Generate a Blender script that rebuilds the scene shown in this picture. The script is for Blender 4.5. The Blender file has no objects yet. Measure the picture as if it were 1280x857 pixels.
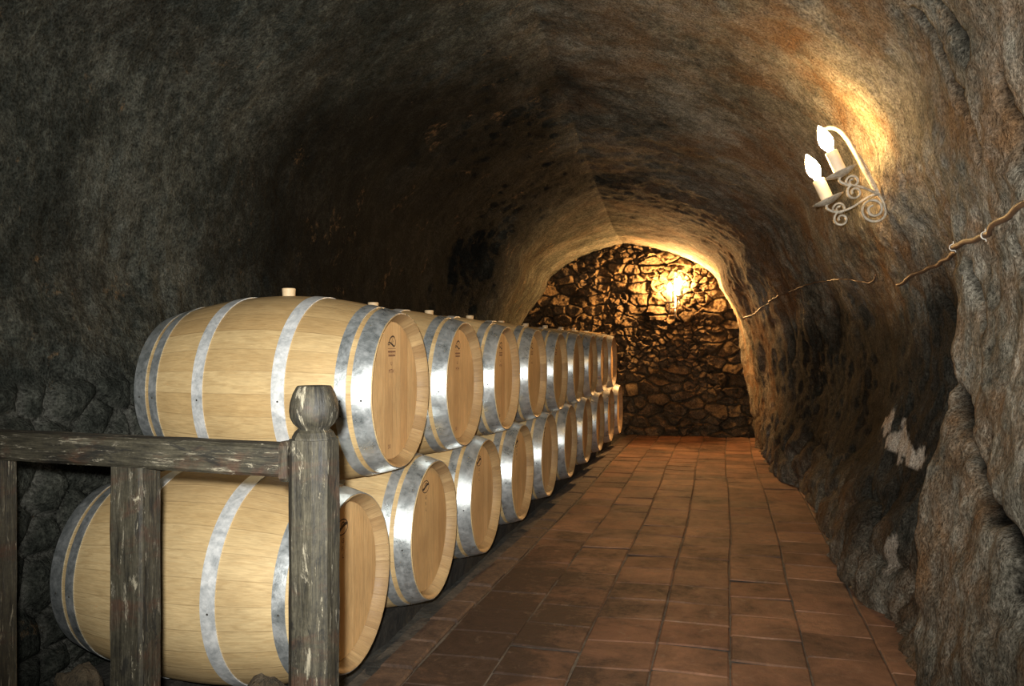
import bpy, math, random
import numpy as np
from mathutils import Vector, Matrix
from mathutils.bvhtree import BVHTree

C = bpy.context.scene.collection
random.seed(7)
PI = math.pi
CAM_H = 1.21                     # eye height above the cellar floor, metres

# ------------------------------------------------------------------ helpers
def link(o, parent=None):
    C.objects.link(o)
    if parent is not None:
        o.parent = parent
    return o

def mesh_obj(name, verts, faces, mat=None, parent=None, smooth=True, uvs=None):
    me = bpy.data.meshes.new(name)
    me.from_pydata([tuple(v) for v in verts], [], [tuple(f) for f in faces])
    if smooth:
        me.polygons.foreach_set('use_smooth', [True] * len(me.polygons))
    if uvs is not None:
        uv = me.uv_layers.new(name='UVMap')
        li = np.empty(len(me.loops), dtype=np.int32)
        me.loops.foreach_get('vertex_index', li)
        uv.data.foreach_set('uv', np.asarray(uvs, dtype=np.float32)[li].ravel())
    if mat:
        me.materials.append(mat)
    me.update()
    return link(bpy.data.objects.new(name, me), parent)

def tag(o, label=None, cat=None, group=None, kind=None):
    if label: o['label'] = label
    if cat: o['category'] = cat
    if group: o['group'] = group
    if kind: o['kind'] = kind
    return o

def empty(name, loc, rot=(0, 0, 0)):
    o = bpy.data.objects.new(name, None)
    o.empty_display_size = .1
    C.objects.link(o)
    o.location = loc
    o.rotation_euler = rot
    return o

class MB:
    """collects shapes into one mesh"""
    def __init__(s): s.v, s.f = [], []
    def add(s, v, f):
        n = len(s.v); s.v += [tuple(p) for p in v]; s.f += [tuple(i + n for i in q) for q in f]
    def build(s, name, mat, parent=None, smooth=True):
        return mesh_obj(name, s.v, s.f, mat, parent, smooth)
    def lathe(s, prof, seg=24, M=None, closed=False, rfun=None):
        """prof: list of (radius, z) turned about local z"""
        v, f = [], []
        n = len(prof)
        for i in range(seg):
            a = 2 * PI * i / seg
            for r, z in prof:
                k = rfun(a, z) if rfun else 1
                p = Vector((r * k * math.cos(a), r * k * math.sin(a), z))
                v.append(M @ p if M is not None else p)
        for i in range(seg):
            j = (i + 1) % seg
            for k in range(n if closed else n - 1):
                k2 = (k + 1) % n
                f.append((i * n + k, j * n + k, j * n + k2, i * n + k2))
        s.add(v, f)
    def tube(s, pts, rad, seg=10, cap=True):
        pts = [Vector(p) for p in pts]
        n = len(pts)
        R = rad if hasattr(rad, '__len__') else [rad] * n
        v, f = [], []
        nrm = None
        for i in range(n):
            t = (pts[min(i + 1, n - 1)] - pts[max(i - 1, 0)]).normalized()
            if nrm is None:
                nrm = t.orthogonal().normalized()
            nrm = (nrm - t * nrm.dot(t)).normalized()
            b = t.cross(nrm)
            for k in range(seg):
                a = 2 * PI * k / seg
                v.append(pts[i] + (nrm * math.cos(a) + b * math.sin(a)) * R[i])
        for i in range(n - 1):
            for k in range(seg):
                k2 = (k + 1) % seg
                f.append((i * seg + k, i * seg + k2, (i + 1) * seg + k2, (i + 1) * seg + k))
        if cap:
            f.append(tuple(range(seg - 1, -1, -1)))
            f.append(tuple((n - 1) * seg + k for k in range(seg)))
        s.add(v, f)
    def ribbon(s, pts, side, w, t):
        """flat bar of width w (along side) and thickness t swept along pts"""
        pts = [Vector(p) for p in pts]; side = Vector(side).normalized()
        n = len(pts); v, f = [], []
        W = w if hasattr(w, '__len__') else [w] * n
        for i in range(n):
            tg = (pts[min(i + 1, n - 1)] - pts[max(i - 1, 0)]).normalized()
            nn = side.cross(tg).normalized()
            for a, b in ((-1, -1), (1, -1), (1, 1), (-1, 1)):
                v.append(pts[i] + side * a * W[i] / 2 + nn * b * t / 2)
        for i in range(n - 1):
            for k in range(4):
                k2 = (k + 1) % 4
                f.append((i * 4 + k, i * 4 + k2, (i + 1) * 4 + k2, (i + 1) * 4 + k))
        f.append((3, 2, 1, 0)); f.append(tuple((n - 1) * 4 + k for k in range(4)))
        s.add(v, f)

# ------------------------------------------------------------------ numpy noise
def _hash(ix, iy, iz, seed=0):
    h = (ix.astype(np.int64) * 374761393 + iy.astype(np.int64) * 668265263 + iz.astype(np.int64) * 2147483647 + seed * 974634421) & 0xffffffff
    h = ((h ^ (h >> 13)) * 1274126177) & 0xffffffff
    h = ((h ^ (h >> 16)) * 2246822519) & 0xffffffff
    return (h ^ (h >> 15)) & 0xffffffff

def vnoise(P, seed=0):
    """smooth value noise in -1..1"""
    I = np.floor(P).astype(np.int64); F = P - I
    F = F * F * F * (F * (F * 6 - 15) + 10)
    out = np.zeros(len(P))
    for dx in (0, 1):
        for dy in (0, 1):
            for dz in (0, 1):
                w = (F[:, 0] if dx else 1 - F[:, 0]) * (F[:, 1] if dy else 1 - F[:, 1]) * (F[:, 2] if dz else 1 - F[:, 2])
                out += w * (_hash(I[:, 0] + dx, I[:, 1] + dy, I[:, 2] + dz, seed) / 2147483647.5 - 1)
    return out

def fbm(P, oct=4, seed=0, gain=.5):
    a, o, n = 1., np.zeros(len(P)), 0.
    Q = P.copy()
    for k in range(oct):
        o += a * vnoise(Q, seed + k); n += a
        Q = Q * 2.03 + 13.7; a *= gain
    return o / n * 1.6

def ridged(P, oct=3, seed=0):
    a, o, n = 1., np.zeros(len(P)), 0.
    Q = P.copy()
    for k in range(oct):
        o += a * (1 - 2 * np.abs(vnoise(Q, seed + k))); n += a
        Q = Q * 2.1 + 5.3; a *= .5
    return o / n

def voronoi(U, V, seed=0, jit=.85):
    """2-D cells: returns nearest distance, edge distance, cell random, and offset to the cell centre"""
    iu, iv = np.floor(U).astype(np.int64), np.floor(V).astype(np.int64)
    best = np.full(len(U), 9.); sec = np.full(len(U), 9.)
    rnd = np.zeros(len(U)); cx = np.zeros(len(U)); cy = np.zeros(len(U))
    z = np.zeros_like(iu)
    for du in (-1, 0, 1):
        for dv in (-1, 0, 1):
            a, b = iu + du, iv + dv
            px = a + .5 + (_hash(a, b, z, seed) / 4294967295. - .5) * jit
            py = b + .5 + (_hash(a, b, z + 1, seed) / 4294967295. - .5) * jit
            d = np.hypot(px - U, py - V)
            closer = d < best
            sec = np.where(closer, best, np.minimum(sec, d))
            rnd = np.where(closer, _hash(a, b, z + 2, seed) / 4294967295., rnd)
            cx = np.where(closer, U - px, cx); cy = np.where(closer, V - py, cy)
            best = np.where(closer, d, best)
    return best, sec - best, rnd, cx, cy

def sstep(a, b, x):
    t = np.clip((x - a) / (b - a), 0, 1)
    return t * t * (3 - 2 * t)

# ------------------------------------------------------------------ material helpers
class NT:
    def __init__(s, name):
        s.m = bpy.data.materials.new(name); s.m.use_nodes = True
        s.t = s.m.node_tree; s.t.nodes.clear()
        s.out = s.t.nodes.new('ShaderNodeOutputMaterial')
        s.b = s.t.nodes.new('ShaderNodeBsdfPrincipled')
        s.t.links.new(s.b.outputs[0], s.out.inputs[0])
    def n(s, typ, **kw):
        nd = s.t.nodes.new('ShaderNode' + typ)
        for k, v in kw.items():
            if k in nd.inputs and not hasattr(type(nd), k):
                nd.inputs[k].default_value = v
            else:
                setattr(nd, k, v)
        return nd
    def l(s, a, b): s.t.links.new(a, b)
    def val(s, inp, x):
        if isinstance(x, (int, float)): inp.default_value = x
        elif isinstance(x, (tuple, list)): inp.default_value = tuple(x) + ((1,) if len(x) == 3 and inp.type == 'RGBA' else ())
        else: s.l(x, inp)
    def math(s, op, a, b=0., clamp=False):
        nd = s.n('Math', operation=op, use_clamp=clamp); s.val(nd.inputs[0], a); s.val(nd.inputs[1], b)
        return nd.outputs[0]
    def mix(s, f, a, b, mode='MIX'):
        nd = s.n('Mix', data_type='RGBA', blend_type=mode)
        s.val(nd.inputs[0], f); s.val(nd.inputs[6], a); s.val(nd.inputs[7], b)
        return nd.outputs[2]
    def ramp(s, x, stops, interp='LINEAR'):
        nd = s.n('ValToRGB'); cr = nd.color_ramp; cr.interpolation = interp
        while len(cr.elements) < len(stops): cr.elements.new(.5)
        for e, (p, c) in zip(cr.elements, stops):
            e.position = p; e.color = (tuple(c) + (1,)) if hasattr(c, '__len__') else (c, c, c, 1)
        s.l(x, nd.inputs[0]); return nd.outputs[0]
    def coord(s, which='Object'): return s.n('TexCoord').outputs[which]
    def mapping(s, vec, scale=(1, 1, 1), loc=(0, 0, 0), rot=(0, 0, 0)):
        nd = s.n('Mapping'); s.l(vec, nd.inputs[0])
        nd.inputs['Scale'].default_value = scale; nd.inputs['Location'].default_value = loc; nd.inputs['Rotation'].default_value = rot
        return nd.outputs[0]
    def noise(s, vec, scale, detail=4., rough=.55, dist=0.):
        nd = s.n('TexNoise'); s.l(vec, nd.inputs['Vector'])
        nd.inputs['Scale'].default_value = scale; nd.inputs['Detail'].default_value = detail
        nd.inputs['Roughness'].default_value = rough; nd.inputs['Distortion'].default_value = dist
        return nd.outputs[0]
    def white(s, w):
        nd = s.n('TexWhiteNoise', noise_dimensions='1D'); s.l(w, nd.inputs['W']); return nd.outputs[0]
    def attr(s, name): return s.n('Attribute', attribute_name=name).outputs['Fac']
    def bump(s, h, dist, strength=1., prev=None):
        nd = s.n('Bump'); s.l(h, nd.inputs['Height']); nd.inputs['Distance'].default_value = dist
        nd.inputs['Strength'].default_value = strength
        if prev is not None: s.l(prev, nd.inputs['Normal'])
        return nd.outputs[0]
    def fin(s, col=None, rough=None, metal=None, normal=None, spec=None):
        if col is not None: s.val(s.b.inputs['Base Color'], col)
        if rough is not None: s.val(s.b.inputs['Roughness'], rough)
        if metal is not None: s.val(s.b.inputs['Metallic'], metal)
        if spec is not None: s.val(s.b.inputs['Specular IOR Level'], spec)
        if normal is not None: s.l(normal, s.b.inputs['Normal'])
        return s.m

def mat_rock(name, pal, pal_r=None, pal_m=None, ochre=(.20, .105, .045), ochre_amt=.3, fleck=0., streak=1., bump=1.):
    """hewn rock: pal = (dark, mid, light); pal_r / pal_m take over where the aisle-side rock and the masonry are"""
    k = NT(name)
    o = k.coord('Object')
    uv = k.n('UVMap').outputs[0]
    big = k.noise(o, 1.1, 5, .6, .4)
    medn = k.noise(o, 5.5, 6, .65, .3)
    fine = k.noise(o, 26., 6, .7)
    grit = k.noise(o, 95., 4, .7)
    st = k.noise(k.mapping(uv, (24., 8., 1), rot=(0, 0, .62)), 1., 6, .7, .5)
    s = k.math('ADD', k.math('MULTIPLY', big, .42), k.math('ADD', k.math('MULTIPLY', medn, .36), k.math('MULTIPLY', fine, .42)))
    s = k.math('ADD', s, k.math('MULTIPLY', k.math('SUBTRACT', st, .5), .12 * streak))
    stops = (.44, .59, .76)
    col = k.ramp(s, list(zip(stops, pal)))
    och = k.ramp(k.noise(k.mapping(o, loc=(7, 3, 1)), 1.9, 6, .68, .5), [(.44, 0.), (.62, 1.)])
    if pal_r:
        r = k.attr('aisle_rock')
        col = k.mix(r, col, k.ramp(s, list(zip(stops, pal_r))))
        col = k.mix(k.math('MULTIPLY', k.math('MULTIPLY', och, ochre_amt), k.math('ADD', k.math('MULTIPLY', r, .96), .04)), col, ochre)
        lich = k.ramp(k.noise(k.mapping(o, loc=(2, 2, 5)), 2.6, 7, .7, .7), [(.52, 0.), (.64, 1.)])
        lich = k.math('MULTIPLY', lich, k.ramp(grit, [(.35, 0.), (.6, 1.)]))
        col = k.mix(k.math('MULTIPLY', k.math('MULTIPLY', lich, r), .55), col, (.34, .31, .25))
        col = k.mix(k.math('MULTIPLY', k.attr('damp_shade'), .93), col, k.ramp(s, [(.44, (.007, .0078, .0068)), (.60, (.017, .0175, .0145)), (.78, (.055, .050, .038))]))  # dark damp rock, with shade of the recess and fissures painted in
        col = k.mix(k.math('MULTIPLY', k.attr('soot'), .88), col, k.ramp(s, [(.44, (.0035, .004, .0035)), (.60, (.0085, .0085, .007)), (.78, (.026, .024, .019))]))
        col = k.mix(k.math('MULTIPLY', k.attr('crack'), 1.4, True), col, (.004, .004, .0035))  # near-black painted into the cracks for the shade of their depth
    else:
        col = k.mix(k.math('MULTIPLY', och, ochre_amt), col, ochre)
    if pal_m:
        col = k.mix(k.attr('masonry'), col, k.ramp(s, list(zip(stops, pal_m))))
    if fleck:
        fm = k.math('MULTIPLY', k.ramp(k.noise(k.mapping(o, loc=(1, 9, 4)), 3.0, 7, .72, .6), [(.60, 0.), (.66, 1.)]),
                    k.ramp(fine, [(.47, 0.), (.58, 1.)]))
        col = k.mix(k.math('MULTIPLY', fm, fleck), col, (.17, .105, .05))
    # the pale bare patch and the mortar are marks of the wall itself
    col = k.mix(k.attr('patch'), col, k.mix(fine, (.34, .28, .21), (.66, .58, .47)))
    col = k.mix(k.math('MULTIPLY', k.attr('joint'), .8), col, k.mix(medn, (.07, .07, .06), (.19, .185, .16)))
    col = k.mix(1., col, k.ramp(grit, [(.32, .35), (.68, 1.7)]), 'MULTIPLY')
    h = k.math('ADD', k.math('MULTIPLY', fine, .8), k.math('MULTIPLY', grit, .5))
    h = k.math('ADD', h, k.math('MULTIPLY', st, .45 * streak))
    nb = k.bump(medn, .045, .5 * bump)
    nb = k.bump(h, .024, 1. * bump, nb)
    return k.fin(col, k.ramp(fine, [(.3, .8), (.7, 1.)]), 0., nb, .03)

def mat_oak(name, head=False, rim=False):
    k = NT(name)
    o = k.coord('Object')
    rnd = k.n('ObjectInfo').outputs['Random']
    off = k.math('MULTIPLY', rnd, 40.)
    if head:
        sep = k.n('SeparateXYZ'); k.l(o, sep.inputs[0])
        u = k.math('MULTIPLY', sep.outputs[1], 1 / .073)
        cmb = k.n('CombineXYZ'); k.l(k.math('ADD', k.math('MULTIPLY', sep.outputs[1], 1.), off), cmb.inputs[0]); k.l(sep.outputs[2], cmb.inputs[1])
        k.l(sep.outputs[0], cmb.inputs[2])
        g = cmb.outputs[0]; gs = (62, 7, 20); gf = (260, 16, 60)
    else:
        uv = k.n('UVMap').outputs[0]
        sep = k.n('SeparateXYZ'); k.l(uv, sep.inputs[0])
        u = sep.outputs[0]
        cmb = k.n('CombineXYZ'); k.l(k.math('ADD', k.math('MULTIPLY', u, .075), off), cmb.inputs[0]); k.l(sep.outputs[1], cmb.inputs[1])
        g = cmb.outputs[0]; gs = (62, 9, 1); gf = (260, 22, 1)
    fl = k.math('FLOOR', u)
    w = k.white(k.math('ADD', fl, off))
    w2 = k.white(k.math('ADD', k.math('ADD', fl, off), 91.3))
    gsh = k.n('VectorMath', operation='ADD'); k.l(g, gsh.inputs[0])
    c2 = k.n('CombineXYZ'); k.l(k.math('MULTIPLY', w, 9.), c2.inputs[1]); k.l(c2.outputs[0], gsh.inputs[1])
    g = gsh.outputs[0]
    grain = k.noise(k.mapping(g, gs), 1., 6, .62, 1.2)
    finer = k.noise(k.mapping(g, gf), 1., 4, .6, .3)
    cloud = k.noise(o, 5., 4, .6)
    A, B, D = ((.66, .425, .20), (.73, .50, .25), (.50, .29, .125)) if head else ((.50, .355, .17), (.60, .452, .235), (.36, .225, .095))
    if rim: A, B, D = (.36, .235, .11), (.47, .325, .16), (.22, .13, .06)
    base = k.mix(w, A, B)
    base = k.mix(k.math('MULTIPLY', k.ramp(w2, [(.55, 0.), (1., 1.)]), .5), base, D)
    base = k.mix(k.math('MULTIPLY', k.ramp(grain, [(.36, 1.), (.58, 0.)]), .40), base, D)
    base = k.mix(1., base, k.ramp(finer, [(.25, .78), (.72, 1.12)]), 'MULTIPLY')
    base = k.mix(1., base, k.ramp(cloud, [(.3, .86), (.7, 1.08)]), 'MULTIPLY')
    # scuffs
    sc = k.ramp(k.noise(k.mapping(g, (9, 3, 3)), 2.2, 7, .75, 1.5), [(.66, 0.), (.74, 1.)])
    base = k.mix(k.math('MULTIPLY', sc, .45), base, (.16, .085, .035))
    fr = k.math('FRACT', u)
    e = k.math('MINIMUM', fr, k.math('SUBTRACT', 1., fr))
    ln = k.ramp(e, [(.0, 1.), (.03, .0)])
    base = k.mix(k.math('MULTIPLY', ln, .27), base, (.14, .075, .03))
    tone = k.ramp(k.white(k.math('MULTIPLY', rnd, 77.)), [(0., (.88, .83, .74)), (1., (1.03, 1.03, 1.03))])
    base = k.mix(1., base, tone, 'MULTIPLY')
    nb = k.bump(k.math('SUBTRACT', k.math('ADD', grain, k.math('MULTIPLY', finer, .5)), k.math('MULTIPLY', ln, .7)), .0016, .6)
    return k.fin(base, k.ramp(grain, [(.3, .5), (.7, .66)]), 0., nb, .35)

def mat_hoop(name='galvanised_steel', dull=False):
    k = NT(name)
    o = k.coord('Object')
    rnd = k.n('ObjectInfo').outputs['Random']
    ad = k.n('VectorMath', operation='ADD'); k.l(o, ad.inputs[0])
    cc = k.n('CombineXYZ'); k.l(k.math('MULTIPLY', rnd, 30.), cc.inputs[0]); k.l(k.math('MULTIPLY', rnd, 17.), cc.inputs[1]); k.l(cc.outputs[0], ad.inputs[1])
    v = ad.outputs[0]
    a = k.noise(v, 13., 9, .78, .4)
    b = k.noise(v, 55., 5, .7)
    m = k.ramp(k.math('ADD', k.math('MULTIPLY', a, .7), k.math('MULTIPLY', b, .3)), [(.36, 0.), (.60, 1.)])
    col = k.mix(m, *(((.50, .53, .53), (.80, .80, .775)) if dull else ((.40, .445, .445), (.66, .68, .67))))
    sp = k.ramp(k.noise(v, 130., 3, .7), [(.68, 0.), (.75, 1.)])
    col = k.mix(k.math('MULTIPLY', sp, .45), col, (.12, .13, .13))
    nb = k.bump(b, .0012, .5)
    return k.fin(col, k.ramp(a, [(.35, .36), (.65, .5)] if dull else [(.35, .24), (.65, .40)]), k.ramp(m, [(0., .55), (1., .25)] if dull else [(0., .86), (1., .62)]), nb, .5)

def mat_old_wood():
    k = NT('weathered_wood')
    o = k.coord('UV'); ob = k.coord('Object')
    g = k.noise(k.mapping(o, (75, 6., 1)), 1., 6, .68, .35)
    g2 = k.noise(k.mapping(o, (260, 22, 1)), 1., 5, .68, .2)
    cl = k.noise(ob, 7., 6, .7); gr = k.noise(ob, 130., 4, .7)
    s = k.math('ADD', k.math('MULTIPLY', g, .45), k.math('ADD', k.math('MULTIPLY', cl, .35), k.math('MULTIPLY', gr, .2)))
    col = k.ramp(s, [(.38, (.008, .007, .005)), (.5, (.029, .025, .015)), (.64, (.070, .061, .039))])
    red = k.ramp(k.noise(k.mapping(ob, (1, 1, 2), loc=(4, 2, 0)), 6., 6, .68, .6), [(.52, 0.), (.64, 1.)])
    col = k.mix(k.math('MULTIPLY', red, .55), col, (.050, .020, .010))
    blk = k.ramp(k.noise(k.mapping(o, (22, 7, 1), loc=(9, 1, 0)), 1., 7, .74, .8), [(.54, 0.), (.62, 1.)])
    col = k.mix(k.math('MULTIPLY', blk, .8), col, (.007, .0065, .005))
    pale = k.ramp(k.noise(k.mapping(o, (46, 9.5, 1), loc=(2, 5, 0)), 1., 8, .78, .5), [(.575, 0.), (.625, 1.)])
    col = k.mix(k.math('MULTIPLY', pale, .8), col, (.25, .22, .155))
    col = k.mix(1., col, k.ramp(g2, [(.3, .5), (.7, 1.45)]), 'MULTIPLY')
    nb = k.bump(k.math('ADD', k.math('ADD', g, k.math('MULTIPLY', g2, .5)), k.math('MULTIPLY', pale, .3)), .0035, .7)
    return k.fin(col, k.ramp(g, [(.3, .5), (.7, .8)]), 0., nb, .35)

def mat_tiles():
    k = NT('terracotta_tiles')
    o = k.coord('Object'); uv = k.n('UVMap').outputs[0]
    sep = k.n('SeparateXYZ'); k.l(uv, sep.inputs[0])
    w = k.white(sep.outputs[0]); w2 = k.white(k.math('ADD', sep.outputs[0], 31.7))
    m = k.noise(o, 3.2, 6, .68, .4); f = k.noise(o, 22., 6, .7); gr = k.noise(o, 120., 3, .7)
    col = k.mix(w, (.215, .106, .062), (.335, .185, .108))
    col = k.mix(k.math('MULTIPLY', k.ramp(w2, [(.6, 0.), (1., 1.)]), .5), col, (.20, .13, .085))
    # old black grime worn into the tiles, thickest by the barrels
    dirt = k.math('ADD', k.math('MULTIPLY', m, .62), k.math('MULTIPLY', f, .38))
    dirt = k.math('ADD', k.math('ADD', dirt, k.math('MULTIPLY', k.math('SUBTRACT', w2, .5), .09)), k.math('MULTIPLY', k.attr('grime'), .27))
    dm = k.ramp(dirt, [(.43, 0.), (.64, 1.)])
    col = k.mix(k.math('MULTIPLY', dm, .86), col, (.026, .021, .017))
    pl = k.ramp(k.noise(k.mapping(o, loc=(3, 8, 0)), 9., 7, .74, .5), [(.57, 0.), (.70, 1.)])
    col = k.mix(k.math('MULTIPLY', pl, .45), col, (.30, .225, .155))
    col = k.mix(1., col, k.ramp(f, [(.3, .55), (.7, 1.35)]), 'MULTIPLY')
    nb = k.bump(k.math('ADD', f, k.math('MULTIPLY', gr, .4)), .006, .7)
    return k.fin(col, k.ramp(f, [(.3, .6), (.7, .9)]), 0., nb, .12)

def mat_simple(name, c1, c2, scale, rough=.8, bump=.004, metal=0.):
    k = NT(name); o = k.coord('Object')
    a = k.noise(o, scale, 6, .68, .3); b = k.noise(o, scale * 6, 4, .7)
    col = k.ramp(k.math('ADD', k.math('MULTIPLY', a, .65), k.math('MULTIPLY', b, .35)), [(.38, c1), (.64, c2)])
    return k.fin(col, rough, metal, k.bump(k.math('ADD', a, b), bump, .8))

def mat_glow(name, col, strength):
    k = NT(name)
    k.b.inputs['Base Color'].default_value = (.9, .85, .7, 1)
    k.b.inputs['Emission Color'].default_value = tuple(col) + (1,)
    k.b.inputs['Emission Strength'].default_value = strength
    return k.m

M = dict(
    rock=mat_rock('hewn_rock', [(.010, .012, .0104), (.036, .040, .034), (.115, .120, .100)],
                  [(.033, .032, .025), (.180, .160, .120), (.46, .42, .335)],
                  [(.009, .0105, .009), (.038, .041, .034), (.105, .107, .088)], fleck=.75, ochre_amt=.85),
    back=mat_rock('rubble_stone', [(.020, .014, .008), (.075, .052, .030), (.19, .135, .078)], ochre=(.26, .16, .07), streak=.15),
    oak=mat_oak('pale_oak'), head=mat_oak('oak_head', True), rim=mat_oak('oak_rim', False, True), hoop=mat_hoop(), hoop_dull=mat_hoop('dull_zinc_hoop', True),
    old=mat_old_wood(), tiles=mat_tiles(),
    grout=mat_simple('dirty_grout', (.040, .033, .025), (.17, .14, .105), 9., .9),
    dirt=mat_simple('packed_earth', (.025, .024, .020), (.085, .080, .065), 6., .9, .012),
    beam=mat_simple('dark_timber', (.012, .011, .009), (.050, .043, .032), 11., .8, .006),
    curb=mat_simple('worn_brick', (.045, .026, .016), (.15, .088, .052), 8., .8, .006),
    stone=mat_simple('brown_stone', (.03, .024, .015), (.13, .095, .055), 14., .85, .012),
    iron=mat_simple('white_painted_iron', (.20, .15, .09), (.62, .56, .45), 40., .5, .0015),
    tube=mat_simple('ivory_candle_tube', (.62, .55, .42), (.75, .68, .54), 12., .5, .0005),
    cable=mat_simple('brown_cable', (.075, .040, .020), (.14, .075, .036), 20., .55, .0005),
    clip=mat_simple('white_clip', (.55, .52, .45), (.7, .67, .6), 40., .5, .0004),
    cork=mat_simple('pale_bung', (.52, .37, .20), (.66, .50, .30), 30., .6, .0006),
    ink=mat_simple('burnt_ink', (.030, .014, .008), (.06, .03, .016), 60., .8, .0002),
    ink_r=mat_simple('reddish_ink', (.12, .035, .018), (.17, .06, .03), 60., .8, .0002),
    bulb=mat_glow('lit_bulb', (1., .62, .24), 260.),
    bulb_far=mat_glow('bright_lit_bulb', (1., .55, .205), 3000.),
)

# ------------------------------------------------------------------ the tunnel
# cross-sections from the floor on the aisle side, over the crown, to the floor behind the barrels
HS = [0, .3, .7, 1.1, 1.5, 1.9]
ST = [  # Y, X of aisle wall at HS, crown (x, h), X of barrel wall at reversed HS
    (-1.5, (.70, .74, .80, .86, .88, .82), (-.85, 3.15), (-2.40, -2.46, -2.42, -2.38, -2.36, -2.34)),
    (1.8, (.66, .70, .76, .82, .86, .80), (-.85, 3.15), (-2.42, -2.48, -2.42, -2.38, -2.36, -2.34)),
    (3.05, (.67, .69, .72, .79, .85, .79), (-.90, 3.15), (-2.42, -2.48, -2.42, -2.38, -2.36, -2.34)),
    (3.32, (.68, .70, .73, .79, .85, .79), (-.92, 3.15), (-2.42, -2.48, -2.42, -2.38, -2.36, -2.34)),
    (3.43, (.67, .80, .89, .92, .90, .79), (-.92, 3.15), (-2.42, -2.48, -2.42, -2.38, -2.36, -2.34)),
    (3.75, (.66, .80, .93, .97, .92, .79), (-.95, 3.15), (-2.42, -2.48, -2.42, -2.38, -2.36, -2.34)),
    (4.5, (.65, .73, .88, .96, .91, .77), (-1.02, 3.14), (-2.44, -2.50, -2.44, -2.40, -2.36, -2.34)),
    (5.2, (.62, .72, .88, .96, .89, .73), (-1.06, 3.06), (-2.46, -2.54, -2.48, -2.44, -2.40, -2.36)),
    (6.0, (.68, .78, .90, .95, .86, .65), (-1.08, 2.92), (-2.48, -2.56, -2.52, -2.46, -2.42, -2.38)),
    (7.0, (.70, .75, .80, .80, .71, .50), (-1.12, 2.80), (-2.38, -2.46, -2.44, -2.42, -2.40, -2.38)),
    (7.9, (.54, .57, .60, .58, .48, .24), (-1.15, 2.68), (-2.04, -2.24, -2.30, -2.34, -2.34, -2.32)),
    (9.0, (.45, .47, .48, .44, .34, .12), (-1.20, 2.62), (-2.18, -2.38, -2.42, -2.42, -2.40, -2.36)),
    (10.1, (.39, .40, .40, .35, .24, .03), (-1.26, 2.58), (-2.30, -2.56, -2.64, -2.66, -2.64, -2.60)),
    (11.6, (.39, .37, .31, .24, .16, -.03), (-1.30, 2.57), (-2.40, -2.70, -2.80, -2.84, -2.84, -2.80)),
]
NV = 4
def section(s):
    Y, xr, (xa, ha), xl = s
    R = [(x, h) for x, h in zip(xr, HS)]
    c0 = math.cos(math.radians(64)); s0 = math.sin(math.radians(64))
    def arc(xw, e):
        pts = []
        for i in range(1, NV + 1):
            p = math.radians(64 * i / NV)
            c = ((math.cos(p) - c0) / (1 - c0))
            pts.append((xa + (xw - xa) * c ** e, 1.9 + (ha - 1.9) * math.sin(p) / s0))
        return pts
    right = R + arc(xr[5], 1.0)
    left = arc(xl[0], 1.15)[::-1] + [(x, h) for x, h in zip(xl, HS[::-1])]
    return np.array(right), np.array(left)

def spline(P, t):
    """Catmull-Rom through rows of P at fractional indices t (vectorised over trailing dims)"""
    n = len(P); i = np.clip(np.floor(t).astype(int), 0, n - 2); f = (t - i).reshape((-1,) + (1,) * (P.ndim - 1))
    g = lambda j: P[np.clip(j, 0, n - 1)]
    p0, p1, p2, p3 = g(i - 1), g(i), g(i + 1), g(i + 2)
    p0 = np.where((i == 0).reshape(f.shape), 2 * p1 - p2, p0)
    p3 = np.where((i == n - 2).reshape(f.shape), 2 * p2 - p1, p3)
    return .5 * (2 * p1 + (p2 - p0) * f + (2 * p0 - 5 * p1 + 4 * p2 - p3) * f ** 2 + (3 * p1 - 3 * p2 + p3 - p0) * f ** 3)

YS = np.array([s[0] for s in ST])
yy = np.concatenate([np.arange(-1.5, 1.9, .07), np.arange(1.9, 5.0, .0155), np.arange(5.0, 11.55, .027)])
seg = [26] * 5 + [38] * NV
tR = np.concatenate([np.arange(n) / n + i for i, n in enumerate(seg)] + [[len(seg)]])
segL = [38] * NV + [24] * 5
tL = np.concatenate([np.arange(n) / n + i for i, n in enumerate(segL)] + [[len(segL)]])
RR, LL = zip(*[section(s) for s in ST])
RR, LL = np.array(RR), np.array(LL)
def lerpY(A):
    """piecewise-cubic in Y with finite-difference slopes"""
    n = len(YS); m = np.zeros_like(A)
    d = (A[1:] - A[:-1]) / (YS[1:] - YS[:-1]).reshape(-1, 1, 1)
    m[1:-1] = (d[1:] + d[:-1]) / 2; m[0] = d[0]; m[-1] = d[-1]
    i = np.clip(np.searchsorted(YS, yy, side='right') - 1, 0, n - 2)
    h = (YS[i + 1] - YS[i]); f = ((yy - YS[i]) / h).reshape(-1, 1, 1); h = h.reshape(-1, 1, 1)
    return ((2 * f**3 - 3 * f**2 + 1) * A[i] + (f**3 - 2 * f**2 + f) * h * m[i] + (-2 * f**3 + 3 * f**2) * A[i + 1] + (f**3 - f**2) * h * m[i + 1])
SR = np.swapaxes(spline(np.swapaxes(RR, 0, 1), tR), 0, 1)
SL = np.swapaxes(spline(np.swapaxes(LL, 0, 1), tL), 0, 1)
G2 = np.concatenate([lerpY(SR), lerpY(SL)[:, 1:]], axis=1)
nY, nT = G2.shape[:2]
GP = np.empty((nY, nT, 3)); GP[:, :, 0] = G2[:, :, 0]; GP[:, :, 1] = yy[:, None]; GP[:, :, 2] = G2[:, :, 1]
def grid_normals(G):
    du = np.gradient(G, axis=0); dv = np.gradient(G, axis=1)
    N = np.cross(dv, du); N /= np.linalg.norm(N, axis=2, keepdims=True) + 1e-12
    return N
N0 = grid_normals(GP)
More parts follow.
